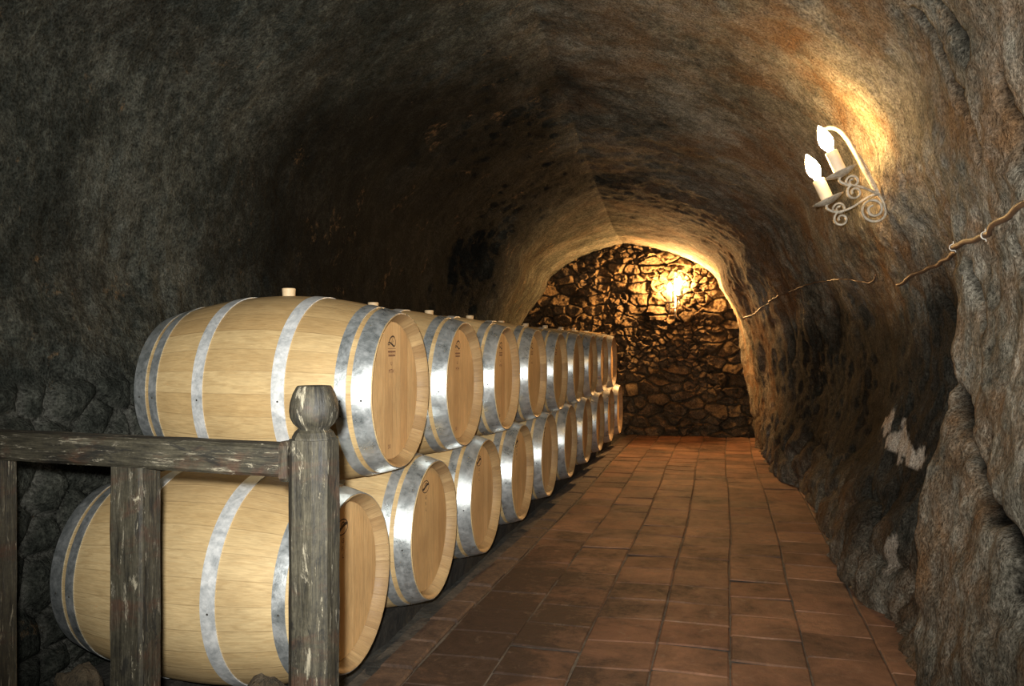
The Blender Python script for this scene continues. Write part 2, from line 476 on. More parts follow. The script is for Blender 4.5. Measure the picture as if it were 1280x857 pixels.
if N0[nY // 2, nT // 2, 2] > 0: N0 = -N0           # normals look into the tunnel
tt = np.concatenate([tR, tL[1:] + len(seg)])
T = np.broadcast_to(tt, (nY, nT)).ravel()
P = GP.reshape(-1, 3)
h = P[:, 2]; Y = P[:, 1]
onR = 1 - sstep(4.6, 6.5, T)                         # craggy aisle wall
onL = sstep(13.0, 14.2, T)
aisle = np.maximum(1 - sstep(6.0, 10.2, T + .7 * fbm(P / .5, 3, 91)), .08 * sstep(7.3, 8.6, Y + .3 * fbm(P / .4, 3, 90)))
damp_shade = sstep(3.30, 3.50, Y + .12 * fbm(P / .25, 3, 92)) * (1 - sstep(1.25, 1.62, h + .22 * fbm(P / .5, 4, 93))) * (1 - sstep(7.6, 8.8, Y)) * (T < 7) * (1 - .55 * (1 - sstep(.1, .45, h + .15 * fbm(P / .3, 3, 94))))  # dark damp rock, deepened in colour where the recess lies in shade
damp_shade = np.maximum(damp_shade, .35 * (1 - sstep(.3, .9, h + .5 * fbm(P / .4, 3, 95))) * (T < 7))
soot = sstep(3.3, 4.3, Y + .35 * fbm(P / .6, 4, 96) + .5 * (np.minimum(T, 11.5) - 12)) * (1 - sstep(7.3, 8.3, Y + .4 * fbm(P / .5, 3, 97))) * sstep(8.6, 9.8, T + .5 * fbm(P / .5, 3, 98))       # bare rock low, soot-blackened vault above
arcl = np.concatenate([np.zeros((nY, 1)), np.cumsum(np.linalg.norm(np.diff(GP, axis=1), axis=2), axis=1)], axis=1)
big = fbm(P / .95, 3, 1); med = ridged(P / np.array([.40, .34, .34]), 3, 11); sml = fbm(P / .085, 4, 21); gouge = ridged(P / np.array([.14, .10, .24]), 2, 31)
plate = ridged(P / np.array([.5, .42, .62]) + .5 * fbm(P / .3, 2, 35)[:, None], 2, 36)
d = big * (.022 + .045 * onR + .02 * onL) + (med - .2) * (.005 + .010 * onR + .006 * onL) + sml * (.006 + .006 * onR + .004 * onL) + gouge * .004 + np.maximum(plate - .25, 0) * .012 * onR
# masonry of rough round stones in the lower barrel-side wall
edge = 1.13 + .10 * fbm(np.stack([Y / .6, 0 * Y, 0 * Y], 1), 2, 41)
ms = onL * (1 - sstep(-.015, .03, h - edge))
U = Y / .185 + .18 * fbm(P / .2, 2, 51); V = h / .155 + .18 * fbm(P / .2, 2, 52)
f1, ed, rnd, cx, cy = voronoi(U, V, 5, .8)
stone = np.sqrt(np.clip(ed, 0, .55) / .55)
d = d * (1 - .45 * ms) + ms * (.020 + .065 * (stone - .5) + .03 * (rnd - .5))
joint = ms * (1 - sstep(.03, .15, ed)) * sstep(-.5, .3, fbm(P / .3, 3, 55))
# fissures in the near rock of the aisle wall: polylines in (Y, height)
CR = [
    [(3.42, 1.42), (3.36, 1.15), (3.22, 1.06), (3.05, .93), (2.90, .82), (2.72, .74), (2.55, .71), (2.46, .66), (2.45, .56), (2.36, .50), (2.25, .50)],
    [(3.10, 2.36), (2.97, 2.18), (2.95, 2.05), (2.87, 1.92), (2.84, 1.80)],
    [(2.95, 2.40), (2.86, 2.26), (2.80, 2.10)],
    [(4.10, 1.42), (3.85, 1.28), (3.62, 1.10), (3.50, .98)],
    [(2.66, 1.47), (2.60, 1.40), (2.50, 1.33), (2.46, 1.26)],
    [(3.12, 1.46), (3.06, 1.38), (3.0, 1.30)],
    [(3.75, .85), (3.62, .62), (3.7, .45), (3.6, .25)],
    [(2.62, 1.98), (2.56, 1.86), (2.58, 1.72)],
]
CR0 = CR[0]
wob = .020 * fbm(P / .09, 3, 61); wob2 = .02 * fbm(P / .09, 3, 67)
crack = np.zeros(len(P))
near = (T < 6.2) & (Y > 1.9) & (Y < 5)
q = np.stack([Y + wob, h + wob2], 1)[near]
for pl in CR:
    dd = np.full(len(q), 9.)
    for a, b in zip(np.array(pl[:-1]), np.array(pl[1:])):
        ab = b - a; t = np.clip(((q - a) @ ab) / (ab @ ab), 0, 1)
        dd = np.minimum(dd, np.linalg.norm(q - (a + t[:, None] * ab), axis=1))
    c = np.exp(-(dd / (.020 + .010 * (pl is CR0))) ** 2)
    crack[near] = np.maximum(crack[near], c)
d -= crack * .085
# bulging boulders low on the aisle wall, near the foot
boul = (1 - sstep(1.1, 1.9, T)) * sstep(2.9, 3.6, Y)
fb1, edb, rb, _, _ = voronoi(Y / .33 + .2 * fbm(P / .3, 2, 71), h / .30 + .2 * fbm(P / .3, 2, 72), 9)
d += boul * (.050 * np.sqrt(np.clip(edb, 0, .5) / .5) - .022 + .03 * (rb - .5))
patch = np.zeros(len(P))
def blob(y0, h0, ry, rh, s):
    e = np.hypot((Y - y0) / ry, (h - h0) / rh) + .55 * fbm(P / .07, 4, s)
    return (1 - sstep(.8, .95, e)) * (T < 5)
for y0, h0, ry, rh in [(4.50, .72, .20, .085), (4.25, .68, .17, .055), (4.75, .78, .2, .06)]:
    patch = np.maximum(patch, blob(y0, h0, ry, rh, 81))
patch = np.maximum(patch, .5 * blob(4.05, .25, .06, .10, 83)); patch = np.maximum(patch, .45 * blob(2.55, 1.22, .07, .11, 85))
damp_shade = np.maximum(damp_shade, np.clip(crack * 1.3, 0, 1))      # shade deep in the fissures, put in as dark colour
D = (N0.reshape(-1, 3)) * d[:, None]
P3 = (P + D).reshape(nY, nT, 3)
N3 = grid_normals(P3)
if (N3 * N0).sum() < 0: N3 = -N3

def tunnel_piece(name, i0, i1, mat):
    G = P3[:, i0:i1 + 1]; m = i1 - i0 + 1
    idx = np.arange(nY * m).reshape(nY, m)
    f = np.stack([idx[:-1, :-1], idx[:-1, 1:], idx[1:, 1:], idx[1:, :-1]], -1).reshape(-1, 4)
    a, b, c = G[0, 0], G[0, 1], G[1, 1]
    if np.dot(np.cross(b - a, c - a), N3[0, i0]) < 0: f = f[:, ::-1]
    me = bpy.data.meshes.new(name)
    me.vertices.add(nY * m); me.vertices.foreach_set('co', G.astype(np.float32).ravel())
    me.loops.add(f.size); me.loops.foreach_set('vertex_index', f.astype(np.int32).ravel())
    me.polygons.add(len(f)); me.polygons.foreach_set('loop_start', np.arange(0, f.size, 4, dtype=np.int32))
    me.update(calc_edges=True)
    me.polygons.foreach_set('use_smooth', np.ones(len(f), dtype=bool))
    uv = me.uv_layers.new(name='UVMap')
    UVv = np.stack([np.broadcast_to(yy[:, None], (nY, m)), arcl[:, i0:i1 + 1]], -1).reshape(-1, 2)
    uv.data.foreach_set('uv', UVv[f.ravel()].astype(np.float32).ravel())
    for nm, arr in (('joint', joint), ('patch', patch), ('masonry', ms), ('aisle_rock', aisle), ('damp_shade', damp_shade), ('soot', soot), ('crack', crack)):
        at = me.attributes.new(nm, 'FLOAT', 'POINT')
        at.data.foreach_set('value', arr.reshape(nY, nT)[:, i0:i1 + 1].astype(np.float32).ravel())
    me.normals_split_custom_set_from_vertices(N3[:, i0:i1 + 1].reshape(-1, 3).astype(np.float32))
    me.materials.append(mat)
    o = link(bpy.data.objects.new(name, me))
    o['kind'] = 'structure'
    return o
iR = int(np.searchsorted(tt, 6.3)); iL = int(np.searchsorted(tt, 13.0))
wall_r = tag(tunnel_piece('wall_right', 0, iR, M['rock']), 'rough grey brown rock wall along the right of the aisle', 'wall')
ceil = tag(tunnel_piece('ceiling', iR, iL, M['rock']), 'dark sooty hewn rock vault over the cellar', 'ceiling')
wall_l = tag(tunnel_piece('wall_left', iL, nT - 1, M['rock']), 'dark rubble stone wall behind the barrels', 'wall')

def bvh_of(o):
    me = o.data
    return BVHTree.FromPolygons([v.co.copy() for v in me.vertices], [tuple(p.vertices) for p in me.polygons])
BR = bvh_of(wall_r)
def on_right(y, hh, off=0.):
    """point on the aisle wall at that distance down the tunnel and height"""
    hit = BR.ray_cast(Vector((-.3, y, hh)), Vector((1, 0, 0)))
    p, n = hit[0], hit[1]
    if n.x > 0: n = -n
    return p + n * off, n

# ------------------------------------------------------------------ end wall
YB = 11.22
bx = np.arange(-3.1, .75, .0085); bz = np.arange(-.05, 2.85, .0085)
BX, BZ = np.meshgrid(bx, bz, indexing='ij')
Q = np.stack([BX.ravel(), np.zeros(BX.size), BZ.ravel()], 1)
wu = .22 * fbm(Q / .22, 3, 101); wv = .22 * fbm(Q / .22, 3, 102)
_, e1, r1, c1x, c1y = voronoi(Q[:, 0] / .25 + wu, Q[:, 2] / .135 + wv, 21, .8)
_, e2, r2, c2x, c2y = voronoi(Q[:, 0] / .10 + wu, Q[:, 2] / .07 + wv, 22, .9)
usebig = sstep(-.05, .05, fbm(Q / .35, 2, 103) + .25)
def bump_of(e, r, cx, cy): return sstep(.0, .20, e) * .075 + (r - .5) * .06 + (cx * np.cos(r * 40) + cy * np.sin(r * 40)) * .09
relief = usebig * bump_of(e1, r1, c1x, c1y) + (1 - usebig) * bump_of(e2, r2, c2x, c2y) * .8
relief += .030 * fbm(Q / .075, 5, 104, .6) + .035 * fbm(Q / .5, 2, 105) + .012 * ridged(Q / .11, 3, 106)
jb = Q[:, 0] * 0
BP = np.stack([BX.ravel(), YB + .06 - relief, BZ.ravel()], 1)
nb_, mb_ = BX.shape
idx = np.arange(nb_ * mb_).reshape(nb_, mb_)
bf = np.stack([idx[:-1, :-1], idx[1:, :-1], idx[1:, 1:], idx[:-1, 1:]], -1).reshape(-1, 4)
wb = mesh_obj('wall_back', BP, bf, M['back'], None, True, np.stack([BX.ravel(), BZ.ravel()], 1))
for nm, arr in (('joint', jb), ('patch', jb * 0)):
    at = wb.data.attributes.new(nm, 'FLOAT', 'POINT'); at.data.foreach_set('value', arr.astype(np.float32))
tag(wb, 'rubble stone end wall closing the tunnel', 'wall', kind='structure')

# ------------------------------------------------------------------ floor
TW, TD = .285, .285
v, f, uvs, grime = [], [], [], []
x0, x1, yA, yB = -1.10, 1.25, -1.4, 11.35
rng = random.Random(3)
wx = lambda X, Yv: X + .012 * math.sin(Yv * 1.1 + 1) + .003 * math.sin(Yv * 3.7 + X * 2)
wy = lambda X, Yv: Yv + .016 * math.sin(X * 2.3 + Yv * .7) + .006 * math.sin(X * 9 + Yv)
tid = 0
ncol = int((x1 - x0) / TW) + 1
nrow = int((yB - yA) / TD) + 1
for i in range(ncol):
    shift = rng.uniform(-.035, .035)
    yv = yA + shift
    while yv < yB:
        dep = TD * rng.choice([1, 1, 1, 1, .97, 1.03, .9])
        g = rng.uniform(.0015, .004)
        xa_, xb_ = x0 + i * TW + g, x0 + (i + 1) * TW - g
        ya_, yb_ = yv + g, yv + dep - g
        tid += 1
        tz, tx, ty = rng.uniform(-.003, .002), rng.uniform(-.006, .006), rng.uniform(-.006, .006)
        ns = 4
        base = len(v)
        us = [0, .022, .5, .978, 1]
        for a in range(5):
            for b in range(5):
                X = xa_ + (xb_ - xa_) * us[a]; Yv = yv + g + (yb_ - ya_) * us[b]
                if a in (0, 4) or b in (0, 4):
                    X += rng.uniform(-.0025, .0025); Yv += rng.uniform(-.0025, .0025)
                zz = tz + tx * (us[a] - .5) + ty * (us[b] - .5)
                if a in (0, 4) or b in (0, 4): zz -= .006
                elif a == 2 and b == 2: zz += .0006
                v.append((wx(X, Yv), wy(X, Yv), zz + .004)); uvs.append((tid * 1.37, 0))
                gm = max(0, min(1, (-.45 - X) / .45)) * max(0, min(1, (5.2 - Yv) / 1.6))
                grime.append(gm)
        for a in range(4):
            for b in range(4):
                p = base + a * 5 + b
                f.append((p, p + 5, p + 6, p + 1))
        yv += dep
fl = mesh_obj('floor', v, f, M['tiles'], None, False, uvs)
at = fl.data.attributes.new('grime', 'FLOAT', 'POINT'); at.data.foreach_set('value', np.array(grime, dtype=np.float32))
tag(fl, 'worn terracotta tile floor of the aisle', 'floor', kind='structure')
# bed below: grout in the aisle, packed earth under the barrels
def bumpy(name, xa, xb, ya, yb, st, z, amp, mat, seed):
    gx = np.arange(xa, xb + st / 2, st); gy = np.arange(ya, yb + st / 2, st)
    A, B = np.meshgrid(gx, gy, indexing='ij')
    Pq = np.stack([A.ravel(), B.ravel(), np.zeros(A.size)], 1)
    Z = z + amp * (fbm(Pq / .3, 4, seed))
    n, m = A.shape; ix = np.arange(n * m).reshape(n, m)
    ff = np.stack([ix[:-1, :-1], ix[1:, :-1], ix[1:, 1:], ix[:-1, 1:]], -1).reshape(-1, 4)
    o = mesh_obj(name, np.stack([A.ravel(), B.ravel(), Z], 1), ff, mat)
    o['kind'] = 'structure'
    return o
tag(bumpy('floor_bed', -1.30, 1.3, -1.5, 11.4, .06, -.005, .002, M['grout'], 201), 'grey mortar bed showing between the floor tiles', 'floor')
tag(bumpy('floor_earth', -2.75, -1.22, -1.5, 11.4, .045, -.012, .016, M['dirt'], 202), 'packed earth floor under the barrel rows', 'floor')
# row of bricks laid flush along the edge of the aisle
cv, cf = [], []
yv = -1.4
while yv < 11.2:
    Lk = rng.uniform(.24, .30); g = .006
    xa_, xb_ = -1.235 + rng.uniform(-.006, .006), -1.108 + rng.uniform(-.004, .004); zt = .010 + rng.uniform(-.004, .005)
    n = len(cv)
    e = .008
    for (xx, yq, zq) in [(xa_, yv + g, -.05), (xb_, yv + g, -.05), (xb_, yv + Lk - g, -.05), (xa_, yv + Lk - g, -.05),
                         (xa_, yv + g, zt - e), (xb_, yv + g, zt - e), (xb_, yv + Lk - g, zt - e), (xa_, yv + Lk - g, zt - e),
                         (xa_ + e, yv + g + e, zt), (xb_ - e, yv + g + e, zt), (xb_ - e, yv + Lk - g - e, zt), (xa_ + e, yv + Lk - g - e, zt)]:
        cv.append((wx(xx, yq) , yq, zq))
    for k in range(4):
        k2 = (k + 1) % 4
        cf += [(n + k, n + k2, n + 4 + k2, n + 4 + k), (n + 4 + k, n + 4 + k2, n + 8 + k2, n + 8 + k)]
    cf.append((n + 8, n + 9, n + 10, n + 11))
    yv += Lk
cu = mesh_obj('trim_1', cv, cf, M['curb'], None, False)
tag(cu, 'narrow brick edging between tiles and barrels', 'edging', kind='structure')

# ------------------------------------------------------------------ barrels
RB, HALF, RE = .353, .465, .280
def prof(x): return RB - (RB - RE) * (x / HALF) ** 2
NS, SUB = 28, 6
def make_body(parent):
    xs = list(np.linspace(-HALF, HALF, 49))
    rows = [(x, prof(x), x) for x in xs]
    ins = [(HALF - .004, RE - .006), (HALF - .040, RE - .026), (HALF - .060, RE - .027)]
    prof_pts = [(-x, r) for x, r in ins[::-1]] + [(x, r) for x, r, _ in rows] + ins
    n = len(prof_pts); segs = NS * SUB
    v, uv, f = [], [], []
    for i in range(segs + 1):
        a = 2 * PI * i / segs
        gro = .0009 if i % SUB == 0 else 0.
        for x, r in prof_pts:
            rr = r - gro
            v.append((x, rr * math.cos(a), RB + rr * math.sin(a))); uv.append((i / SUB, x + (r < RE - .001) * .3))
    for i in range(segs):
        for k in range(n - 1):
            f.append((i * n + k, i * n + k + 1, (i + 1) * n + k + 1, (i + 1) * n + k))
    o = mesh_obj('stave_body', v, f, M['oak'], parent, True, uv)
    o.data.materials.append(M['rim'])
    ends = {0, 1, 2, n - 2, n - 3, n - 4}
    o.data.polygons.foreach_set('material_index', [1 if k in ends else 0 for i in range(segs) for k in range(n - 1)])
    return o
def sharp(o, ang=35):
    me = o.data
    me.set_sharp_from_angle(angle=math.radians(ang))
def rot_x():  # local z of a lathe -> barrel axis x
    return Matrix.Translation((0, 0, RB)) @ Matrix.Rotation(PI / 2, 4, 'Y')
def make_head(parent, side):
    m = MB()
    xh = HALF - .040
    rr = RE - .0255
    pr = [(rr, xh - .022), (rr, xh - .004), (rr - .004, xh)] + [(rr * q, xh + .0005) for q in (.8, .55, .3, .1)] + [(.0005, xh + .0005)]
    Mx = rot_x()
    if side < 0: Mx = Matrix.Translation((0, 0, RB)) @ Matrix.Rotation(-PI / 2, 4, 'Y')
    m.lathe(pr, 72, Mx)
    o = m.build('head', M['head'], parent); sharp(o)
    return o
def make_hoop(parent, xa, xb):
    hm = M['hoop_dull'] if max(abs(xa), abs(xb)) < .25 else M['hoop']
    m = MB(); Mx = rot_x(); t = .0032
    n = 6
    out = [(prof(xa + (xb - xa) * i / n) + t, xa + (xb - xa) * i / n) for i in range(n + 1)]
    inn = [(r - t - .002, x) for r, x in out][::-1]
    # a rolled lip on each edge
    m.lathe(out + inn, 120, Mx, closed=True)
    xm = (xa + xb) / 2
    n0 = len(m.f)
    a = math.radians(184); r = prof(xm) + t
    c = Vector((xm, r * math.cos(a), RB + r * math.sin(a))); nn = Vector((0, math.cos(a), math.sin(a)))
    m.lathe([(.0036, -.0005), (.0034, .0006), (.0022, .0014), (.0003, .0017)], 10, Matrix.Translation(c) @ nn.to_track_quat('Z', 'Y').to_matrix().to_4x4())
    o = m.build('hoop', hm, parent); sharp(o)
    o.data.materials.append(M['beam'])
    for q in o.data.polygons[n0:]: q.material_index = 1
    return o
DEP = None
def text_mesh(body, size):
    cu = bpy.data.curves.new('t', 'FONT'); cu.body = body; cu.size = size; cu.align_x = 'CENTER'; cu.align_y = 'CENTER'
    cu.resolution_u = 3
    ob = bpy.data.objects.new('t', cu); C.objects.link(ob)
    dg = bpy.context.evaluated_depsgraph_get()
    me = bpy.data.meshes.new_from_object(ob.evaluated_get(dg))
    vs = [v.co.copy() for v in me.vertices]; fs = [tuple(p.vertices) for p in me.polygons]
    bpy.data.objects.remove(ob); bpy.data.curves.remove(cu); bpy.data.meshes.remove(me)
    return vs, fs
XF = HALF - .040 + .0012
def flat(m, pts2, w):
    """inked stroke on the head: pts2 = (across, up) from the head's centre"""
    n = len(pts2); v, f = [], []
    W = w if hasattr(w, '__len__') else [w] * n
    for i in range(n):
        a = Vector(pts2[max(i - 1, 0)]); b = Vector(pts2[min(i + 1, n - 1)]); t = (b - a).normalized(); nn = Vector((-t.y, t.x))
        p = Vector(pts2[i])
        for s in (-1, 1):
            q = p + nn * s * W[i] / 2; v.append((XF, q.x, RB + q.y))
    for i in range(n - 1): f.append((2 * i, 2 * i + 2, 2 * i + 3, 2 * i + 1))
    m.add(v, f)
def text_at(m, s, size, y, z, sx=1.):
    vs, fs = text_mesh(s, size)
    m.add([(XF, y + v.x * sx, RB + z + v.y) for v in vs], fs)
def bez(p0, p1, p2, p3, n=14):
    return [tuple((1 - t)**3 * np.array(p0) + 3 * (1 - t)**2 * t * np.array(p1) + 3 * (1 - t) * t * t * np.array(p2) + t**3 * np.array(p3)) for t in np.linspace(0, 1, n)]
def mark_upper(parent):
    m = MB(); cy, cz = -.012, .178
    # looped initial like a D with a crossing swash
    flat(m, bez((cy - .030, cz - .002), (cy - .012, cz + .022), (cy + .022, cz + .030), (cy + .033, cz + .008)), [.003 + .003 * math.sin(PI * i / 13) for i in range(14)])
    flat(m, bez((cy + .033, cz + .008), (cy + .040, cz - .010), (cy + .028, cz - .018), (cy + .018, cz - .016)), .0045)
    flat(m, bez((cy + .020, cz - .016), (cy - .004, cz - .008), (cy - .022, cz + .004), (cy - .034, cz - .004)), [.008 - .0003 * i for i in range(14)])
    flat(m, bez((cy - .034, cz - .004), (cy - .040, cz - .012), (cy - .026, cz - .014), (cy - .018, cz - .006)), .0035)
    flat(m, bez((cy - .002, cz - .006), (cy + .004, cz + .008), (cy + .010, cz + .014), (cy + .012, cz + .016)), .0028)
    flat(m, bez((cy + .010, cz - .010), (cy + .006, cz - .002), (cy + .012, cz + .004), (cy + .016, cz + .004)), .0022)
    m.build('printed_mark', M['ink'], parent, False)
    m = MB()
    flat(m, [(cy - .036, cz - .024), (cy + .038, cz - .024)], .0014)
    for row, (a, b) in ((-.036, (-.036, .038)), (-.050, (-.032, .034))):      # two lines too small to read
        x = a; k = 0
        while x < b - .002:
            wd = (.0046, .0036, .0052, .0040)[k % 4]
            flat(m, [(cy + x, cz + row), (cy + min(x + wd, b), cz + row)], (.0072, .0056, .0068)[k % 3]); x += wd + .0012; k += 1
    flat(m, [(cy - .036, cz - .0435), (cy + .038, cz - .0435)], .0010)
    text_at(m, 'U', .020, cy - .004, cz - .080, 1.25)
    text_at(m, 'MTH', .021, cy - .004, cz - .108, 1.15)
    m.build('printed_lettering', M['ink_r'], parent, False)
    m = MB(); text_at(m, '30', .022, cy - .024, -.205, 1.2)
    m.build('printed_number', M['ink_r'], parent, False)
def mark_lower(parent):
    m = MB(); cy, cz = -.020, .178
    flat(m, [(cy + .040 * math.cos(a), cz + .0245 * math.sin(a)) for a in np.linspace(0, 2 * PI, 33)], .0036)
    flat(m, bez((cy - .036, cz - .008), (cy - .010, cz - .012), (cy + .006, cz + .012), (cy + .036, cz + .006)), .0105)
    flat(m, bez((cy - .012, cz + .004), (cy - .004, cz + .016), (cy + .010, cz + .018), (cy + .014, cz + .010)), .004)
    for s, dz in (('G', -.046), ('F.', -.071), ('L', -.095)):
        text_at(m, s, .021, cy + .004, cz + dz, 1.3)
    m.build('printed_mark', M['ink'], parent, False)

def make_barrel(kind):
    root = empty('wine_barrel', (0, 0, 0))
    st_ = make_body(root); sharp(st_, 40)
    hf = make_head(root, 1); make_head(root, -1)
    (mark_upper if kind == 'u' else mark_lower)(hf)
    for a, b in ((.003, .066), (.084, .122), (.291, .337)):
        make_hoop(root, HALF - b, HALF - a)
    for a, b in ((.003, .062), (.080, .118), (.283, .328)):
        make_hoop(root, -HALF + a, -HALF + b)
    bm_ = MB()
    bm_.lathe([(.0005, RB * 2 + .030), (.023, RB * 2 + .030), (.0255, RB * 2 + .028), (.0235, RB * 2 - .004), (.022, RB * 2 - .02)], 24)
    b = bm_.build('bung', M['cork'], root); sharp(b)
    return root
def copy_tree(o, parent=None):
    c = o.copy(); C.objects.link(c)
    if parent is not None:
        c.parent = parent; c.matrix_parent_inverse = o.matrix_parent_inverse.copy()
    for ch in [q for q in bpy.data.objects if q.parent == o]:
        copy_tree(ch, c)
    return c
YL = [2.503, 3.290, 4.080, 4.886, 5.700, 6.548, 7.393, 8.233, 9.069, 9.895]
XL = [-1.155 - .0025 * i for i in range(10)]
ZL = .441
ORD = ['first', 'second', 'third', 'fourth', 'fifth', 'sixth', 'seventh', 'eighth', 'ninth', 'tenth']
lo = make_barrel('l'); up = make_barrel('u')
def extra(i, n, row):
    if row == 'lower':
        return ['oak wine barrel of the lower row lying right behind the wooden railing posts',
                'oak wine barrel lying in the lower row, second counting from the wooden railing'][i] if i < 2 else None
    return ['pale oak wine barrel of the upper row nearest the railing, its whole side showing'][i] if i < 1 else None
for i in range(10):
    o = lo if i == 0 else copy_tree(lo)
    o.location = (XL[i] - HALF, YL[i], ZL - RB)
    o.name = 'wine_barrel' if i == 0 else o.name
    lab = extra(i, 10, 'lower') or ('oak wine barrel, last of the lower row, beside the stone end wall' if i == 9 else
          'oak wine barrel lying in the lower row, %s counting from the wooden railing' % ORD[i])
    tag(o, lab, 'barrel', 'barrels of the lower row')
for i in range(9):
    o = up if i == 0 else copy_tree(up)
    yu = (YL[i] + YL[i + 1]) / 2 + (-.02 if i == 0 else 0)
    half = max(abs(yu - YL[i]), abs(YL[i + 1] - yu)); near_ = min(abs(yu - YL[i]), abs(YL[i + 1] - yu))
    dz = math.sqrt((2 * RB + .001) ** 2 - near_ ** 2)
    o.location = (-1.141 - .007 * i - HALF, yu, ZL + dz - RB)
    lab = extra(i, 9, 'upper') or ('oak wine barrel, last of the upper row, lit orange near the end wall' if i == 8 else
          'oak wine barrel lying in the upper row, %s counting from the wooden railing' % ORD[i])
    tag(o, lab, 'barrel', 'barrels of the upper row')

# timber bearers the lower row lies on, and stone wedges
def timber(name, xc, w, ztop, ya, yb, seed):
    ny = 120; v, f = [], []
    ring = []
    b = .012
    x0, x1, z0, z1 = xc - w / 2, xc + w / 2, -.03, ztop
    sec_ = [(x0, z0), (x1, z0), (x1, z1 - b), (x1 - b, z1), (x0 + b, z1), (x0, z1 - b)]
    ysamp = np.linspace(ya, yb, ny)
    for k, yq in enumerate(ysamp):
        dx = .006 * math.sin(yq * 1.7 + seed)
        for j, (X, Z) in enumerate(sec_):
            v.append((X + dx + .003 * math.sin(yq * 23 + j * 2 + seed), yq, Z - abs(.003 * math.sin(yq * 31 + j + seed)) * (j > 1)))
    m = len(sec_)
    for k in range(ny - 1):
        for j in range(m):
            j2 = (j + 1) % m
            f.append((k * m + j, k * m + j2, (k + 1) * m + j2, (k + 1) * m + j))
    f.append(tuple(range(m - 1, -1, -1))); f.append(tuple((ny - 1) * m + j for j in range(m)))
    return mesh_obj(name, v, f, M['beam'], None, False)
tp = ZL - prof(.12) - .004
tag(timber('timber_bearer', -1.42, .16, tp, 2.24, 10.35, 1), 'dark timber bearer under the aisle ends of the lower barrels', 'beam', 'timber bearers')
tag(timber('timber_bearer', -1.835, .14, tp, 2.24, 10.35, 4), 'dark timber bearer under the wall ends of the lower barrels', 'beam', 'timber bearers')
def rock(name, c, size, seed, lab):
    n1, n2 = 26, 18; v, f = [], []
    for i in range(n1):
        for j in range(n2 + 1):
            a, b = 2 * PI * i / n1, PI * j / n2 - PI / 2
            dv = np.array([math.cos(a) * math.cos(b), math.sin(a) * math.cos(b), math.sin(b)])
            k = np.abs(dv).max() ** -.55
            v.append(dv * k)
    v = np.array(v)
    v *= (1 + .22 * fbm(v * 1.3 + seed, 3, seed))[:, None]
    v = v * np.array(size) / 2
    v[:, 2] = np.maximum(v[:, 2], -size[2] * .42)
    v += np.array(c)
    for i in range(n1):
        for j in range(n2):
            i2 = (i + 1) % n1
            f.append((i * (n2 + 1) + j, i2 * (n2 + 1) + j, i2 * (n2 + 1) + j + 1, i * (n2 + 1) + j + 1))
    o = mesh_obj(name, v, f, M['stone'])
    o.data.set_sharp_from_angle(angle=math.radians(50))
    return tag(o, lab, 'stone', 'stones wedging the first barrel')
rock('stone_wedge', (-1.245, 2.09, .118), (.13, .115, .29), 3, 'brown stone wedge beside the railing newel under the first lower barrel')
rock('stone_wedge', (-1.845, 2.09, .118), (.13, .115, .28), 8, 'brown stone wedge near the wall end of the first lower barrel')

# ------------------------------------------------------------------ railing
def post_uv(o):
    """UV: u across the grain, v along it, by the dominant axis of the piece"""
    me = o.data
    n = len(me.vertices); co = np.empty(n * 3, dtype=np.float32); me.vertices.foreach_get('co', co); co = co.reshape(-1, 3)
    ext = co.max(0) - co.min(0); ax = int(np.argmax(ext)); c = (co.max(0) + co.min(0)) / 2
    oth = [k for k in range(3) if k != ax]
    u = np.abs(co[:, oth[0]] - c[oth[0]]) * np.sign(co[:, oth[0]] - c[oth[0]]) + 1.7 * (co[:, oth[1]] - c[oth[1]])
    uv = np.stack([u + ax * 3 + c[0], co[:, ax]], 1)
    L_ = me.uv_layers.new(name='UVMap')
    li = np.empty(len(me.loops), dtype=np.int32); me.loops.foreach_get('vertex_index', li)
    L_.data.foreach_set('uv', uv[li].ravel())
    return o
NX, NY_ = -.782, 1.50
AX, AY = -1.60, 1.575
rdir = Vector((AX - NX, AY - NY_, 0)).normalized()
rang = math.atan2(rdir.y, rdir.x)
rail = empty('wooden_railing', (NX, NY_, 0), (0, 0, rang - PI))
tag(rail, 'weathered wooden railing with ball-topped newel post in front of the barrels', 'railing')
def chamfer_box(m, lx, ly, z0, z1, cx=0, cy=0, b=.01, nz=40, jit=.0004, seed=0, axis='z'):
    r = random.Random(seed)
    ring = [(-lx / 2 + b, -ly / 2), (lx / 2 - b, -ly / 2), (lx / 2, -ly / 2 + b), (lx / 2, ly / 2 - b), (lx / 2 - b, ly / 2), (-lx / 2 + b, ly / 2), (-lx / 2, ly / 2 - b), (-lx / 2, -ly / 2 + b)]
    v, f = [], []
    for k in range(nz + 1):
        z = z0 + (z1 - z0) * k / nz
        e = 1 if 0 < k < nz else .985
        for x, y in ring:
            p = (cx + x * e + r.uniform(-jit, jit), cy + y * e + r.uniform(-jit, jit), z)
            v.append(p if axis == 'z' else (p[2], p[1], p[0]))
    for k in range(nz):
        for j in range(8):
            j2 = (j + 1) % 8
            f.append((k * 8 + j, k * 8 + j2, (k + 1) * 8 + j2, (k + 1) * 8 + j))
    f.append(tuple(range(7, -1, -1))); f.append(tuple(nz * 8 + j for j in range(8)))
    if axis != 'z': f = [q[::-1] for q in f]
    m.add(v, f)
